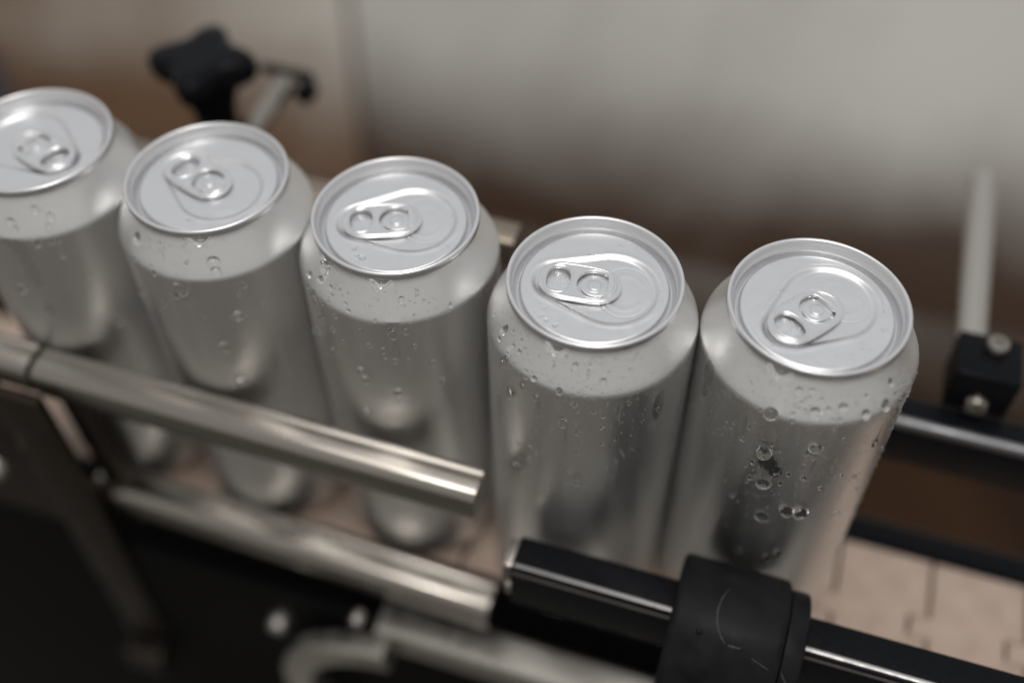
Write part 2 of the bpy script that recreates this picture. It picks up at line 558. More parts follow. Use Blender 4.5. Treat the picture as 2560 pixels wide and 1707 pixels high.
# ------------------------------------------------------------------ black guide rails
BP = round_rect(-14.0, 0.0, -25.0, 0.0, 1.5, 4)
fb = empty("black_guide_rail", (57, -46.6, 72), "black guide rail crossing the lower right in front of the two right cans", "guide rail")
under(sweep_x("rail_cover", BP, 57.0, 420, M['black'], None, (-46.6, 72), (-46.6, 74)), fb)
under(sweep_x("highlight_strip", [(-14.25, -1.9), (-13.4, -0.35), (-12.0, 0.22), (-11.2, 0.1), (-12.4, -0.9), (-13.4, -2.4), (-14.1, -3.0)], 57.6, 420, M['edge'], None, (-46.6, 72), (-46.6, 74)), fb)  # strip added to give the black bevel its highlight line
under(sweep_x("metal_end", round_rect(-12.6, -1.0, -12, -1.4, 1.5, 4), 53.6, 56.9, M['steel'], None, (-46.6, 72), (-46.6, 72)), fb)
under(sweep_x("metal_end", round_rect(-12.6, -3.0, -22, -15, 1.5, 4), 54.4, 56.9, M['steel_dull'], None, (-46.6, 72), (-46.6, 72)), fb)

bb = empty("black_guide_rail", (96, 36.6, 78.7), "black guide rail behind the row, right of the last can", "guide rail")
under(sweep_x("rail_cover", round_rect(0.0, 14.0, -25.0, 0.0, 2.2, 3), 96, 420, M['black'], None, (36.6, 78.7), (36.6, 78.7)), bb)
under(sweep_x("highlight_strip", [(-0.2, -3.2), (-0.2, -2.2), (0.5, -0.5), (2.0, 0.2), (3.2, 0.15), (2.0, -1.0), (0.8, -2.4)], 96.5, 420, M['edge_dark'], None, (36.6, 78.7), (36.6, 78.7)), bb)  # added strip, stands in for the highlight on this bevel

# ------------------------------------------------------------------ black sleeve on the front rail, with scratches
SC = (0, -56.5, 60.0)
SR = 24.0
sl = empty("rail_sleeve", (113, SC[1], SC[2]), "scratched black round sleeve clamped on the front rail, bottom right", "sleeve")
lathe("collar", [(SR - 6, 0), (SR - 2.4, 0), (SR - 1.5, 0.15), (SR - 0.7, 0.6), (SR - 0.2, 1.3), (SR, 2.3), (SR, 34.6), (SR - 0.25, 35.6), (SR - 0.8, 36.3), (SR - 1.6, 36.6), (SR - 6, 36.6)], 96, 'X', (0, 0, 0), M['rubber'], sl, 40, cap=False)
lathe("flange", [(SR - 8, 36.7), (SR - 3.2, 36.7), (SR - 2.6, 37.2), (SR - 2.6, 42.2), (SR - 3.0, 43.0), (SR - 4.0, 43.4), (SR - 8, 43.4)], 96, 'X', (0, 0, 0), M['rubber'], sl, 40, cap=False)
for px, pa in ((10.0, 118),):
    th = math.radians(pa)
    lathe("pin", [(1.0, -0.6), (1.0, 0.25), (0.6, 0.45), (0.02, 0.5)], 16, 'Z', (0, 0, 0), M['black'], sl, 40).matrix_local = \
        Matrix.Translation(Vector((px, SR * math.cos(th), SR * math.sin(th))) * K) @ Matrix.Rotation(th - math.pi / 2, 4, 'X')


def scratch(pts, w, parent, R):
    """thin scuff standing a few hundredths proud of the sleeve; pts = (x along sleeve, angle)."""
    vs_, fs = [], []
    n = len(pts)
    for i, (x, a) in enumerate(pts):
        x2, a2 = pts[min(i + 1, n - 1)]; x1, a1 = pts[max(i - 1, 0)]
        dx, da = x2 - x1, (a2 - a1) * math.pi / 180 * R
        l = math.hypot(dx, da) or 1
        nx, na = -da / l, dx / l
        ww = w * (0.35 + 0.65 * math.sin(math.pi * (i + 0.6) / (n + 0.2))) * random.uniform(0.75, 1.2)
        for s in (-1, 0, 1):
            aa = math.radians(a) + s * na * ww / 2 / R
            rr = R + (0.05 if s == 0 else -0.02)
            vs_.append((x + s * nx * ww / 2, rr * math.cos(aa), rr * math.sin(aa)))
    for i in range(n - 1):
        for s in range(2):
            fs.append((i * 3 + s, i * 3 + s + 1, (i + 1) * 3 + s + 1, (i + 1) * 3 + s))
    return link("scratch", mesh_from("scratch", vs_, fs), parent, M['scratch'])


def arc_pts(p0, p1, p2, n=18):
    return [((1 - t) ** 2 * p0[0] + 2 * t * (1 - t) * p1[0] + t * t * p2[0], (1 - t) ** 2 * p0[1] + 2 * t * (1 - t) * p1[1] + t * t * p2[1])
            for t in [k / n for k in range(n + 1)]]


scratch(arc_pts((16.5, 76), (11.0, 104), (18.6, 121)), 0.75, sl, SR)
scratch(arc_pts((19.5, 121.5), (21.5, 122), (23.6, 121.2), 8), 0.85, sl, SR)
scratch(arc_pts((27.5, 126), (30, 128), (33.5, 131), 8), 0.5, sl, SR)
scratch(arc_pts((37.3, 131), (39, 138), (41.6, 147), 8), 0.6, sl, SR - 2.6)

# ------------------------------------------------------------------ clamp block, rods, star knob
cb = empty("rail_clamp", (201, 62, 84), "black clamp block with two shiny bolts on the rear rail, right edge", "clamp")
under(box("block", 190.0, 212.5, 48.6, 69.4, 79.2, 100, 1.2, 3, M['black']), cb)
bolt("bolt", (202.5, 62.5, 100.0), 4.2, 4.4, 'Z', M['steel'], cb, False)
bolt("bolt", (200.5, 48.4, 87.0), 4.2, -4.0, 'Y', M['steel'], cb, False)
rod = lathe("support_rod", [(5.0, 69.6), (5.7, 70.2), (5.7, 164), (5.0, 164.8)], 40, 'Y', (195.6, 0, 92.5), M['steel_dull'])
tag(rod, "bright steel rod running back from the clamp block at right", "rod")

kn = empty("star_knob", (-126.6, 91.5, 84), "black star shaped clamping knob behind the second can", "knob")
kv, kf, NS = [], [], 96
for zz, sc_ in ((40, 0.55), (41.5, 0.80), (43.5, 0.94), (46.5, 1.0), (50.5, 1.0), (53, 0.95), (54.5, 0.84), (55, 0.6), (54.6, 0.3)):
    for s in range(NS):
        a = 2 * math.pi * s / NS
        lobe = 0.5 + 0.5 * math.cos(4 * (a - math.radians(12)))
        r = (15.0 + 8.2 * lobe ** 1.3) * sc_
        kv.append((r * math.cos(a), r * math.sin(a), zz))
kf = grid_faces(9, NS) + [tuple(range(NS))[::-1], tuple(8 * NS + s for s in range(NS))]
link("grip", mesh_from("grip", kv, kf, sharp=50), kn, M['black'])
lathe("hub", [(7.5, 8), (8.5, 10), (9.2, 26), (12.0, 36), (14.5, 40)], 40, 'Z', (0, 0, 0), M['black'], kn, 40)
box("clamp_block", -11, 11, -10, 14, -16, 8, 1.5, 3, M['black'], kn)
rod = lathe("support_rod", [(4.0, 70), (4.7, 70.6), (4.7, 121), (4.0, 121.6)], 40, 'Y', (-107.5, 0, 106), M['steel'])
tag(rod, "short bright steel rod beside the black star knob", "rod")
cap = lathe("rod_cap", [(2.0, 114), (4.2, 114.4), (4.6, 115), (4.6, 121), (4.0, 122), (0.05, 122.3)], 40, 'Y', (-96.0, 0, 106), M['black'])
tag(cap, "small black cap at the end of the short rod near the knob", "cap")
lev = box("clamp_lever", -122, -96, 124, 128, 106, 110, 1.5, 3, M['black'])
tag(lev, "thin black lever between the star knob and the rod cap", "lever")

# ------------------------------------------------------------------ the cans
H = 168.0
BODY_Z = [0.0, 0.3, 1.0, 2.3, 4.0, 6.0, 8.0, 10.0]
BODY_R = [26.0, 26.8, 27.9, 29.5, 31.2, 32.4, 32.9, 33.0]
NECK_Z = [151.0, 152.0, 153.0, 154.2, 156.0, 158.5, 161.0, 163.2, 164.6, 165.6]
NECK_R = [33.0, 32.85, 32.4, 31.75, 30.7, 29.2, 27.75, 26.55, 26.05, 25.95]


def resample(z, r, n):
    z, r = np.array(z), np.array(r)
    s = np.concatenate([[0], np.cumsum(np.hypot(np.diff(z), np.diff(r)))])
    q = np.linspace(0, s[-1], n)
    # smooth by averaging a fine linear resample
    fz, fr = np.interp(np.linspace(0, s[-1], 800), s, z), np.interp(np.linspace(0, s[-1], 800), s, r)
    k = 81
    pad = lambda a: np.concatenate([2 * a[0] - a[k // 2:0:-1], a, 2 * a[-1] - a[-2:-k // 2 - 1:-1]])
    sm = lambda a: np.convolve(pad(a), np.ones(k) / k, 'valid')
    fz, fr = sm(fz), sm(fr)
    fs = np.linspace(0, s[-1], 800)
    return np.interp(q, fs, fz), np.interp(q, fs, fr)


nz, nr = resample(NECK_Z, NECK_R, 40)
bz, br_ = resample(BODY_Z, BODY_R, 16)
PROF_Z = np.concatenate([bz, np.linspace(14, 60, 24), np.linspace(60.5, 150.6, 190), nz])
PROF_R = np.concatenate([br_, np.full(24, 33.0), np.full(190, 33.0), nr])
PROF_S = np.concatenate([[0], np.cumsum(np.hypot(np.diff(PROF_Z), np.diff(PROF_R)))])


def on_can(theta, s, h=0.0):
    """point on the can wall: angle, arc length along the profile, height off the wall."""
    z = np.interp(s, PROF_S, PROF_Z); r = np.interp(s, PROF_S, PROF_R)
    e = 0.4
    dz = np.interp(s + e, PROF_S, PROF_Z) - np.interp(s - e, PROF_S, PROF_Z)
    dr = np.interp(s + e, PROF_S, PROF_R) - np.interp(s - e, PROF_S, PROF_R)
    l = np.hypot(dz, dr)
    nrr, nzz = dz / l, -dr / l
    rr = r + nrr * h
    return np.stack([rr * np.cos(theta), rr * np.sin(theta), z + nzz * h], -1)


DROPS = {
    0: [(-59.2,160.5,1.08,1.24),(-51.4,157.6,1.08,1.24),(-54.1,155.0,0.99,1.14),(-76.6,156.9,1.45,1.67),(-74.6,155.0,1.09,1.25),(-63.7,150.1,1.36,1.56),(-55.7,150.1,0.9,1.04),(-53.4,143.3,1.19,1.36),(-87.9,126.7,1.53,1.76),(-52.1,149.9,0.9,1.04),(-44.4,130.6,0.93,1.07),(-40.4,105.1,1.75,2.01)],
    1: [(-62.0,157.0,1.81,2.08),(-61.6,154.3,1.48,1.71),(-79.2,156.8,0.66,0.76),(-85.1,147.3,2.19,2.52),(-89.1,144.9,1.53,1.76),(-101.0,136.9,1.04,1.2),(-124.9,132.4,1.26,1.44),(-48.8,147.1,0.83,0.96),(-52.4,143.7,0.67,0.77),(-56.6,133.5,2.05,1.57),(-41.3,136.3,0.85,0.98),(-70.3,118.6,1.77,2.03),(-66.4,100.1,2.01,2.31),(-100.0,151.8,0.84,0.97),(-116.7,152.3,0.69,0.79),(-118.2,158.8,1.19,2.35)],
    2: [(-133.7,155.2,0.96,1.11),(-123.0,157.2,1.03,1.18),(-130.5,152.2,0.72,0.83),(-124.9,152.0,1.04,1.2),(-123.0,149.4,0.8,0.92),(-116.6,151.0,0.64,0.73),(-113.1,157.4,0.71,0.81),(-110.5,155.6,0.55,0.63),(-106.2,158.3,0.47,0.54),(-100.1,158.3,0.39,0.45),(-100.4,155.2,0.62,0.72),(-97.7,153.5,0.62,0.72),(-119.5,144.0,1.05,1.21),(-106.8,149.2,0.87,1.0),(-131.1,131.1,1.85,2.13),(-111.5,140.5,0.81,0.93),(-90.9,146.8,0.63,0.72),(-72.6,147.3,1.48,2.15),(-74.3,149.3,0.78,0.89),(-65.6,148.0,0.93,1.07),(-59.1,148.5,0.39,0.45),(-60.2,146.9,0.39,0.45),(-57.4,146.5,0.47,0.54),(-54.9,146.0,0.55,0.63),(-52.1,150.3,0.39,0.45),(-59.8,153.8,0.54,0.62),(-66.2,158.8,0.84,0.97),(-56.7,159.0,0.38,0.44),(-56.0,160.7,0.46,0.53),(-60.9,157.8,0.38,0.44),(-64.5,156.8,0.38,0.44),(-87.5,140.1,0.72,0.82),(-79.5,138.6,0.96,1.1),(-61.6,140.5,0.79,0.91),(-73.8,133.4,0.89,1.02),(-66.5,134.0,0.64,0.74),(-68.1,140.6,0.47,0.55),(-114.4,128.5,1.08,1.24),(-95.1,125.3,1.32,1.52),(-93.0,121.2,1.33,1.53),(-52.7,130.4,0.97,1.12),(-48.4,119.4,1.08,1.24),(-74.7,116.9,1.5,1.73),(-95.3,102.8,1.39,1.59),(-103.7,137.5,0.73,0.84),(-122.4,161.4,1.57,2.53)],
    3: [(-85.7,160.0,0.94,1.08),(-92.1,162.0,0.5,0.58),(-77.0,160.8,0.5,0.58),(-77.6,159.0,0.36,0.41),(-77.5,158.2,0.29,0.33),(-77.7,157.2,0.32,0.37),(-83.3,155.7,0.29,0.33),(-91.0,155.9,0.29,0.33),(-78.1,154.7,0.36,0.42),(-80.4,153.9,0.36,0.42),(-78.9,152.5,0.44,0.5),(-85.1,152.0,0.44,0.5),(-92.0,152.3,1.02,1.17),(-88.7,149.5,0.44,0.51),(-107.1,153.0,0.88,1.01),(-111.8,151.9,0.59,0.68),(-112.7,153.7,0.51,0.59),(-128.8,150.5,1.2,2.24),(-122.8,139.0,1.69,2.64),(-114.1,147.0,0.9,1.55),(-105.4,145.1,1.04,1.37),(-83.8,147.8,0.88,1.02),(-89.2,137.3,1.44,1.65),(-82.4,138.4,0.68,0.78),(-81.0,133.4,0.76,0.88),(-80.6,122.8,0.86,0.99),(-79.1,104.1,1.8,1.13),(-73.3,144.9,0.59,0.68),(-70.2,145.6,0.44,0.51),(-68.5,142.2,0.75,0.43),(-68.8,136.6,0.68,0.78),(-72.5,135.6,0.53,0.61),(-63.9,136.7,0.45,0.52),(-34.5,149.5,0.52,0.6),(-35.8,137.4,0.46,0.88),(-108.7,116.9,0.72,0.83),(-108.7,110.1,0.73,0.84),(-118.0,99.8,2.01,1.15),(-76.1,150.9,0.44,0.5),(-72.5,151.0,0.36,0.42),(-80.4,149.3,0.37,0.42),(-75.4,148.7,0.44,0.51),(-121.7,156.9,0.66,0.76),(-127.5,157.0,0.52,0.6),(-37.3,129.2,0.39,0.45),(-84.2,111.6,0.8,0.92),(-67.4,128.0,0.62,0.71),(-139.1,157.6,1.05,1.97),(-138.6,154.5,0.68,0.78),(-132.5,159.8,0.52,0.59),(-154.8,155.8,0.46,0.53),(-149.4,159.1,0.45,0.52),(-127.3,157.2,0.52,0.59),(-143.8,154.0,0.38,0.43),(-139.7,161.6,0.37,0.43)],
    4: [(-100.9,152.0,1.77,2.03),(-106.3,151.8,0.59,0.68),(-90.9,160.2,1.02,1.17),(-83.7,160.9,0.8,0.92),(-79.5,155.2,1.62,1.86),(-64.6,156.5,1.4,1.61),(-52.2,153.5,1.27,1.46),(-39.5,153.6,1.21,1.91),(-33.0,158.6,0.9,1.39),(-72.6,156.3,0.81,0.93),(-90.5,153.8,0.66,0.76),(-88.5,155.6,0.59,0.67),(-87.5,157.5,0.51,0.59),(-77.4,158.9,0.59,0.67),(-84.0,159.1,0.51,0.59),(-50.8,158.3,0.59,0.68),(-31.7,154.4,0.53,0.61),(-22.9,158.3,0.46,0.53),(-26.9,156.0,0.46,0.53),(-89.7,151.6,0.74,0.85),(-98.5,133.3,2.31,2.21),(-74.2,140.3,1.9,1.84),(-78.1,137.4,0.92,1.06),(-111.5,134.5,0.85,0.97),(-109.1,141.7,0.68,0.78),(-118.0,139.5,0.61,0.7),(-119.2,136.1,0.54,0.62),(-94.1,117.7,2.08,2.21),(-102.6,126.0,0.78,0.9),(-85.9,119.7,0.8,0.92),(-74.9,124.1,0.87,1.0),(-83.3,125.2,0.71,0.81),(-101.9,117.6,0.8,0.92),(-63.9,118.0,0.64,0.74),(-77.9,104.8,2.06,2.37),(-69.7,103.7,2.16,2.48),(-89.8,99.3,2.0,2.3),(-68.2,150.6,0.6,0.68),(-60.8,144.1,0.68,0.79),(-53.2,138.4,0.46,0.53),(-53.8,123.4,0.72,0.83),(-37.1,134.3,0.95,2.55),(-25.2,124.9,0.57,0.66),(-19.8,132.5,0.48,0.56),(-47.7,98.1,0.68,0.78),(-105.5,130.9,0.54,0.62),(-77.4,132.2,0.54,0.62),(-105.5,122.7,0.55,0.64),(-123.0,134.3,0.46,0.53),(-119.8,151.8,0.37,0.43),(-116.8,156.7,0.29,0.34),(-122.8,160.8,0.29,0.34),(-96.6,74.1,1.06,1.22),(-79.3,73.3,1.42,1.63),(-74.0,77.3,1.23,1.42)],
}
WET = {
    0: [(-78.6,151.1,3.28,1.9),(-74.8,147.3,2.93,4.28),(-74.3,142.4,2.21,4.31),(-75.0,136.3,2.24,4.36),(-75.4,131.6,2.07,2.93),(-75.3,117.1,1.54,3.0)],
    1: [(-84.4,148.9,2.35,2.18),(-61.7,157.0,1.97,1.71)],
    2: [(-72.0,153.3,2.31,2.81),(-120.9,160.2,1.89,3.27)],
    3: [(-128.1,153.9,1.49,2.13),(-89.3,138.9,1.36,1.57),(-79.4,109.3,1.78,2.1),(-35.8,139.3,2.14,7.15)],
    4: [(-98.8,142.4,3.01,5.09),(-94.6,137.5,1.52,1.98),(-95.3,128.9,2.8,4.05),(-90.3,125.3,1.88,2.86),(-70.2,113.7,2.27,4.64),(-78.9,109.7,1.96,1.91),(-80.4,86.7,1.89,6.26),(-98.0,156.0,1.46,4.19),(-72.9,146.9,1.5,2.73),(-71.2,142.2,1.21,1.18),(-143.1,147.9,2.44,5.14),(-143.9,139.6,1.55,3.23)],
}


LIPS = {1: [(-68.5, 5.0, 3.0)], 2: [(-78.5, 4.6, 2.9), (-123, 3.2, 3.4)], 3: [(-99.5, 4.4, 3.3)], 4: [(-104.8, 4.8, 3.4)]}


def body_mesh(i):
    seg = 400
    th = np.linspace(0, 2 * np.pi, seg, endpoint=False)
    T, Z = np.meshgrid(th, PROF_Z)
    R = np.repeat(PROF_R[:, None], seg, 1)
    v = np.stack([R * np.cos(T), R * np.sin(T), Z], -1).reshape(-1, 3)
    me = bpy.data.meshes.new("can_body")
    n = len(PROF_Z)
    fs = grid_faces(n, seg) + [tuple(range(seg))[::-1]]
    me.from_pydata((v * K).tolist(), [], fs)
    wet = np.zeros(T.shape)
    wob = 0.35 * np.sin(T * 61 + Z * 0.9 + i) + 0.3 * np.sin(T * 97 - Z * 1.7) + 0.25 * np.sin(Z * 2.9 + T * 33)
    spots = [q for q in WET.get(i, []) if not (i == 4 and q[1] < 120)]
    spots += [(a, z - 0.15 * h, w * 0.98, h * 0.98) for (a, z, w, h) in DROPS[i] if w > 0.55]
    spots += [(a, 163.5, w, 2.6) for (a, w, dr) in LIPS.get(i, [])]
    for (a, z, w, h) in spots:
        dt = (T - math.radians(a) + np.pi) % (2 * np.pi) - np.pi
        d = np.sqrt((dt * 33 / w) ** 2 + ((Z - z) / h) ** 2)
        wet = np.maximum(wet, 1 - smoothstep(0.80, 1.20, d + 0.12 * wob))
    at = me.attributes.new("wet", 'FLOAT', 'POINT')
    at.data.foreach_set("value", wet.reshape(-1).astype(np.float32))
    me.polygons.foreach_set("use_smooth", [True] * len(me.polygons))
    me.update()
    return me


def drop_geo(a_deg, z, w, h, rings=6, seg=14, thick=None, skew=0.0):
    s0 = np.interp(z, PROF_Z, PROF_S); r0 = np.interp(z, PROF_Z, PROF_R)
    t = thick if thick else 0.85 * min(w, h)
    vs_, fs = [], []
    ph = np.linspace(0, 2 * np.pi, seg, endpoint=False)
    wobx = 1 + 0.07 * np.sin(2 * ph + random.random() * 6) + 0.04 * np.sin(3 * ph + random.random() * 6)
    rows = []
    for k in range(rings):
        q = math.cos(0.5 * math.pi * k / rings)            # rim to crown
        hh = -0.06 + (t + 0.06) * math.sin(0.5 * math.pi * k / rings)
        sag = -0.22 * h * (k / rings)                       # the bead hangs a little
        P = on_can(math.radians(a_deg) + (w * q * np.cos(ph) * wobx + skew * q * np.sin(ph)) / r0, s0 + h * q * np.sin(ph) * wobx + sag, hh)
        rows.append(P)
    V = np.concatenate(rows + [on_can(np.array([math.radians(a_deg)]), np.array([s0 - 0.22 * h]), t)])
    fs = grid_faces(rings, seg)
    for c in range(seg):
        fs.append(((rings - 1) * seg + c, (rings - 1) * seg + (c + 1) % seg, rings * seg))
    fs.append(tuple(range(seg))[::-1])
    return V.tolist(), fs


def lip_geo(a_deg, w, drop, thick=1.35):
    """film of water hanging from under the seam, sagging to a point."""
    nu, nv = 28, 14
    s_top = np.interp(165.5, PROF_Z, PROF_S)
    V = []
    for j in range(nv):
        v = j / (nv - 1)
        for i in range(nu):
            u = -1 + 2 * i / (nu - 1)
            edge = drop * (math.cos(math.pi * u / 2) ** 1.5) * (1 + 0.12 * math.sin(3 * u + 1)) + 0.35
            s = s_top - v * edge
            rimf = min(1.0, (1 - v) * 5.5) ** 0.5 * min(1.0, (1 - abs(u)) * 6) ** 0.5
            swell = 0.45 + 0.75 * math.exp(-((v - 0.82) / 0.16) ** 2)
            hgt = thick * rimf * swell - (0.05 if rimf < 0.05 else 0)
            p = on_can(np.array([math.radians(a_deg) + u * w / 28.0]), np.array([s]), hgt)[0]
            V.append(tuple(p))
    return V, [f[::-1] for f in grid_faces(nv, nu, close=False)]


# ---- lid: seam, chuck wall, countersink, panel with teardrop recess
LID_OUT = [(26.0, 165.3), (26.5, 165.15), (26.85, 165.3), (27.0, 165.7), (27.0, 167.2), (26.9, 167.65), (26.6, 167.92), (26.25, 168.0),
           (25.9, 167.9), (25.65, 167.6), (25.52, 167.1), (25.40, 166.4), (25.28, 165.7), (25.1, 165.35), (24.8, 165.1), (24.6, 164.7),
           (24.45, 164.0), (24.25, 162.9), (24.1, 162.2), (23.85, 161.75), (23.5, 161.6), (23.2, 161.75), (23.02, 162.2), (22.92, 163.0),
           (22.8, 163.7), (22.55, 164.12), (22.2, 164.28), (21.95, 164.3)]
PANEL_Z = 164.3


def teardrop_sd(u, v, ua, ra, ub, rb):
    """signed distance to the hull of circle a (u=ua) and circle b (u=ub)."""
    hh = ua - ub
    px, py = np.abs(v), u - ub                   # b at origin, a at +hh
    b = (rb - ra) / hh
    a = math.sqrt(1 - b * b)
    k = -b * px + a * py
    d = np.where(k < 0, np.hypot(px, py) - rb, np.where(k > a * hh, np.hypot(px, py - hh) - ra, px * a + py * b - rb))
    return d


def panel_height(u, v):
    d = teardrop_sd(u, v, 5.4, 13.9, -11.3, 7.9)
    z = -0.75 * (1 - smoothstep(-1.3, 0.7, d))
    z = z + 0.12 * np.exp(-((d - 1.1) / 0.7) ** 2)                     # rolled lip of the recess
    # mouth: score groove and a low raised bead inside it
    dm = np.hypot((u - 9.4) / 8.2, v / 10.0)
    ang = np.arctan2(v / 10.0, (u - 9.4) / 8.2)
    z = z - 0.10 * np.exp(-((dm - 1.0) * 8.6 / 0.20) ** 2)
    db = np.abs(dm - 0.70) * 7.5
    gate = smoothstep(0.35, 0.6, np.abs(ang)) * (1 - smoothstep(2.5, 2.8, np.abs(ang)))
    z = z + 0.11 * gate * np.exp(-(db / 0.75) ** 2)
    # small dome in front of the tab nose, rivet boss, finger well
    z = z + 0.08 * np.exp(-(((u - 11.5) / 2.6) ** 2 + (v / 3.6) ** 2) ** 2)
    z = z + 0.45 * (1 - smoothstep(2.6, 4.4, np.hypot(u, v)))
    z = z - 0.30 * (1 - smoothstep(4.4, 5.8, np.hypot(u + 11.2, v * 0.92)))
    # embossed marks in the finger well
    well = np.hypot(u + 11.2, v) < 3.6
    marks = (np.sin(u * 5.2) * np.sin(v * 4.1 + 0.8) > 0.35) & (np.abs(np.abs(v) - 1.5) < 1.1)
    z = z + np.where(well & marks, 0.09, 0.0)
    return z


def lid_mesh():
    seg = 300
    th = np.linspace(0, 2 * np.pi, seg, endpoint=False)
    rings = []
    for r, z in LID_OUT:
        rings.append(np.stack([r * np.cos(th), r * np.sin(th), np.full(seg, z)], -1))
    for r in np.concatenate([np.linspace(21.8, 0.3, 118)]):
        u, v = r * np.cos(th), r * np.sin(th)
        rings.append(np.stack([u, v, PANEL_Z + panel_height(u, v)], -1))
    V = np.concatenate(rings)
    n = len(rings)
    fs = [f[::-1] for f in grid_faces(n, seg)]
    fs.append(tuple((n - 1) * seg + s for s in range(seg)))
    me = bpy.data.meshes.new("lid")
    me.from_pydata((V * K).tolist(), [], [f[::-1] for f in fs])
    me.polygons.foreach_set("use_smooth", [True] * len(me.polygons))
    me.materials.append(M['lid'])
    me.update()
    return me


def smooth_loop(pts, n=3):
    """Chaikin corner cutting of a closed outline."""
    for _ in range(n):
        q = []
        for i in range(len(pts)):
            a, b = pts[i], pts[(i + 1) % len(pts)]
            q += [(a[0] * .75 + b[0] * .25, a[1] * .75 + b[1] * .25), (a[0] * .25 + b[0] * .75, a[1] * .25 + b[1] * .75)]
        pts = q
    return pts


def inset(pts, d):
    out, n = [], len(pts)
    for i in range(n):
        a, b = Vector((*pts[i - 1], 0)), Vector((*pts[(i + 1) % n], 0))
        t = (b - a).normalized()
        out.append((pts[i][0] - t.y * d, pts[i][1] + t.x * d))
    return out


TAB_OUT = smooth_loop([(-17.6, -2.2), (-15.0, -5.7), (-11.5, -7.5), (-4.0, -7.75), (3.0, -7.3), (6.6, -5.0), (8.3, -1.6),
                       (8.3, 1.6), (6.6, 5.0), (3.0, 7.3), (-4.0, 7.75), (-11.5, 7.5), (-15.0, 5.7), (-17.6, 2.2)], 2)
TAB_FINGER = [(-11.2 + 3.6 * math.copysign(abs(math.cos(a)) ** 0.85, math.cos(a)), 4.9 * math.copysign(abs(math.sin(a)) ** 0.85, math.sin(a)))
              for a in [2 * math.pi * k / 48 for k in range(48)]]
# rounded opening round the rivet, flat towards the nose
TAB_SLOT = [(3.6, 3.6), (3.9, 1.6), (3.9, -1.6), (3.6, -3.6)]
for k in range(29):
    a = math.radians(-52 - (360 - 104) * k / 28); TAB_SLOT.append((5.4 * math.cos(a), 5.4 * math.sin(a)))


def tab_mesh():
    cu = bpy.data.curves.new("tab_curve", 'CURVE')
    cu.dimensions = '2D'; cu.fill_mode = 'BOTH'
    cu.extrude = 0.22 * K; cu.bevel_depth = 0.34 * K; cu.bevel_resolution = 3; cu.offset = -0.34 * K
    for loop in (TAB_OUT, TAB_FINGER, TAB_SLOT):
        sp = cu.splines.new('POLY'); sp.use_cyclic_u = True
        sp.points.add(len(loop) - 1)
        for p_, (x, y) in zip(sp.points, loop): p_.co = (x * K, y * K, 0, 1)
    ob = bpy.data.objects.new("tmp", cu); coll.objects.link(ob)
    dg = bpy.context.evaluated_depsgraph_get()
    me = bpy.data.meshes.new_from_object(ob.evaluated_get(dg))
    V = [(v.co.x / K, v.co.y / K, v.co.z / K) for v in me.vertices]
    F = [tuple(p_.vertices) for p_ in me.polygons]
    bpy.data.objects.remove(ob); bpy.data.meshes.remove(me)
    parts = [(V, F)]
    o2 = inset(TAB_OUT, 0.95)
    parts.append(tube("b", [(x, y, 0.12) for x, y in o2], 0.58, 12, closed=True))
    f2 = inset(TAB_FINGER, -0.62)
    parts.append(tube("b", [(x, y, 0.16) for x, y in f2], 0.56, 10, closed=True))
    r2 = [(5.75 * math.cos(math.radians(a)), 5.75 * math.sin(math.radians(a)), 0.24) for a in range(58, 303, 8)]
    parts.append(tube("b", r2, 0.38, 10))
    nose = [(6.35 * math.cos(math.radians(a)), 6.0 * math.sin(math.radians(a)), 0.30) for a in range(-46, 47, 6)]
    parts.append(tube("b", nose, [0.15 + 0.55 * math.sin(math.pi * k / (len(nose) - 1)) for k in range(len(nose))], 10))
    # tongue holding the rivet, set below the plate
    tv, tf, NT = [], [], 40
    for zz, rr in ((-0.75, 4.2), (-0.42, 4.3), (-0.36, 4.15), (-0.36, 0.05)):
        for k in range(NT):
            a = 2 * math.pi * k / NT
            tv.append((max(-9, rr * math.cos(a) * (1.0 if math.cos(a) < 0 else 1.25)), rr * math.sin(a) * 0.95, zz))
    parts.append((tv, grid_faces(4, NT)))
    V, F = join(parts)
    me = mesh_from("pull_tab", V, F, sharp=50)
    me.materials.append(M['tab'])
    return me


LID = lid_mesh()
TAB = tab_mesh()
RIV = lathe("rivet", [(2.7, -0.35), (2.7, 0.0), (2.55, 0.06), (2.15, 0.08), (2.05, 0.24), (1.8, 0.34), (1.3, 0.38), (0.02, 0.385)], 48, 'Z', (0, 0, 0), M['tab'])
RIV_ME = RIV.data
bpy.data.objects.remove(RIV)

CANS = [  # x, y, tab finger-end angle, label
    (-132.2, -3.2, -19.6, "silver unprinted can cut off by the left edge of the picture"),
    (-66.2, -2.0, 159.6, "silver unprinted can in front of the star knob, second from the left"),
    (0.0, 0.0, -159.2, "silver unprinted can in the middle of the row"),
    (68.06, -8.27, -175.0, "silver unprinted can just past the end of the polished guide rail"),
    (133.54, 2.13, -127.0, "silver unprinted can at the right end of the row, most beaded with water"),
]
RUNS = {1: [(-84, 142, 0.8, 4.5)], 2: [(-72, 139, 0.9, 6.0), (-118, 146, 0.7, 5.0)], 3: [(-104, 140, 0.7, 6.5), (-60, 144, 0.55, 5.0), (-88, 128, 0.7, 7.0)],
        4: [(-98, 126, 0.9, 7.0), (-37, 138, 0.6, 6.0), (-72, 128, 0.7, 6.0), (-112, 140, 0.5, 5.0)]}
EXTRA = {0: 22, 1: 46, 2: 50, 3: 60, 4: 66}
MIST = {0: 160, 1: 300, 2: 420, 3: 900, 4: 1100}
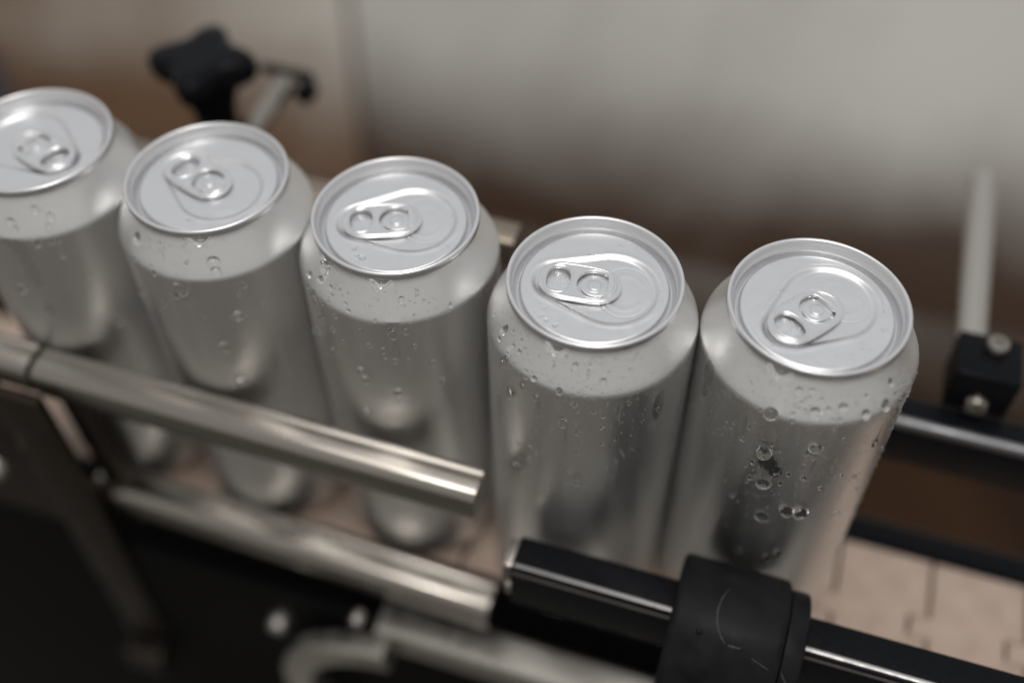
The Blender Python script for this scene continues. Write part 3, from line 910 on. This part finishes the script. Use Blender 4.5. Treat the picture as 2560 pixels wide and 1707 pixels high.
# where the fog has gathered into fine beads: angle, z, spread
MIST_SPOTS = {0: [(-55, 156, 14, 4)], 1: [(-100, 157, 14, 4), (-85, 150, 20, 8)], 2: [(-112, 157, 16, 4), (-60, 152, 16, 6), (-90, 140, 30, 14)],
              3: [(-122, 156, 14, 4), (-60, 158, 30, 4), (-77, 150, 26, 3), (-80, 135, 30, 18)],
              4: [(-80, 158, 34, 4), (-30, 152, 9, 4), (-95, 138, 26, 16), (-70, 118, 30, 24), (-75, 151, 30, 2)]}

for i, (x, y, ta, lab) in enumerate(CANS):
    can = empty("drink_can", (x, y, 0.0), lab, "can", "silver cans standing in a row on the conveyor")
    link("can_body", body_mesh(i), can, M['can'])
    lid = link("lid", LID, can)
    lid.rotation_euler.z = math.radians(ta + 180.0)
    tb = link("pull_tab", TAB, lid)
    tb.location = (0, 0, (PANEL_Z + 0.35) * K)
    tb.rotation_euler.y = math.radians(0.9)
    rv = link("rivet", RIV_ME, lid)
    rv.location = (0, 0, (PANEL_Z + 0.06) * K)
    for (a, z, w, h) in DROPS[i]:
        V, F = drop_geo(a, z, w * 1.15, h * 1.15, rings=8 if w > 0.8 else 6, seg=28 if w > 0.8 else 18)
        link("water_drop", mesh_from("water_drop", V, F), can, M['water'])
    for _ in range(EXTRA[i]):
        a, z = random.gauss(-85, 32), random.choice([random.uniform(60, 150), random.uniform(100, 162)])
        w = min(1.1, 0.32 + abs(random.gauss(0, 0.24)))
        V, F = drop_geo(a, z, w, w * random.uniform(1.0, 1.5), rings=5, seg=14)
        link("water_drop", mesh_from("water_drop", V, F), can, M['water'])
    for (a, z, w, h) in RUNS.get(i, []):
        V, F = drop_geo(a, z, w, h, rings=6, seg=24, thick=0.28)
        link("water_run", mesh_from("water_run", V, F), can, M['water'])
    for (a, w, dr) in LIPS.get(i, []):
        V, F = lip_geo(a, w * 1.1, dr * 1.2)
        link("water_film", mesh_from("water_film", V, F), can, M['water'])
    parts = []
    for _ in range(MIST[i]):
        if random.random() < 0.6:
            a0, z0, sa, sz = random.choice(MIST_SPOTS[i])
            a, z = random.gauss(a0, sa), random.gauss(z0, sz)
        else:
            a, z = random.uniform(-160, -10), random.uniform(70, 163)
        if z > 163.5 or z < 20: continue
        w = min(0.60, 0.13 + abs(random.gauss(0, 0.16)))
        parts.append(drop_geo(a, z, w, w * random.uniform(1, 1.3), rings=3, seg=8))
    V, F = join(parts)
    o = link("water_beads", mesh_from("water_beads", V, F), can, M['water'])
    o["kind"] = "stuff"

# a few splashes standing on the lids
rl = random.Random(3)
LIDDROPS = {1: [(2, -17.5, 0.8)], 2: [(-8, -15.5, 1.0), (-4, -18.5, 1.1), (-6, -18.0, 0.7), (-1, 12.9, 0.8)], 3: [(-12, -13, 0.6), (-7, -18.6, 0.9), (-10, -17.5, 0.7), (-3, 12.4, 0.6), (1, 12.6, 0.5), (-5, 12.2, 0.5)],
            4: [(-12.5, 3, 0.4), (-11.5, 4.6, 0.5), (-13.2, 1.5, 0.35), (-10.6, 5.6, 0.4), (12, -13.4, 0.5), (14.5, -10.5, 0.5), (8, -15.5, 0.4), (-14.2, 0, 0.35)]}
for i in range(5):
    extra = []
    for _ in range((6, 8, 10, 14, 18)[i]):
        a, r = rl.uniform(0, 6.283), rl.choice([rl.uniform(15, 20.5), rl.uniform(19.5, 21.3)])
        extra.append((r * math.cos(a), r * math.sin(a), rl.uniform(0.2, 0.6)))
    LIDDROPS[i] = LIDDROPS.get(i, []) + extra
for i, (x, y, ta, lab) in enumerate(CANS):
    can = [o for o in coll.objects if o.get("label") == lab][0]
    c, s = math.cos(math.radians(-(ta + 180))), math.sin(math.radians(-(ta + 180)))
    for (dx, dy, r) in LIDDROPS.get(i, []):
        zz = PANEL_Z + float(panel_height(np.array(dx * c - dy * s), np.array(dx * s + dy * c)))
        V, F = [], []
        seg, rings = 16, 5
        for k in range(rings):
            q = math.cos(0.5 * math.pi * k / rings); hh = 0.5 * r * math.sin(0.5 * math.pi * k / rings)
            for t in range(seg):
                a = 2 * math.pi * t / seg
                V.append((dx + r * q * math.cos(a) * (1 + 0.15 * math.sin(2 * a + dx)), dy + r * q * math.sin(a), zz - 0.04 + hh))
        V.append((dx, dy, zz + 0.5 * r))
        F = grid_faces(rings, seg) + [((rings - 1) * seg + t, (rings - 1) * seg + (t + 1) % seg, rings * seg) for t in range(seg)]
        link("water_drop", mesh_from("water_drop", V, F), can, M['water'])
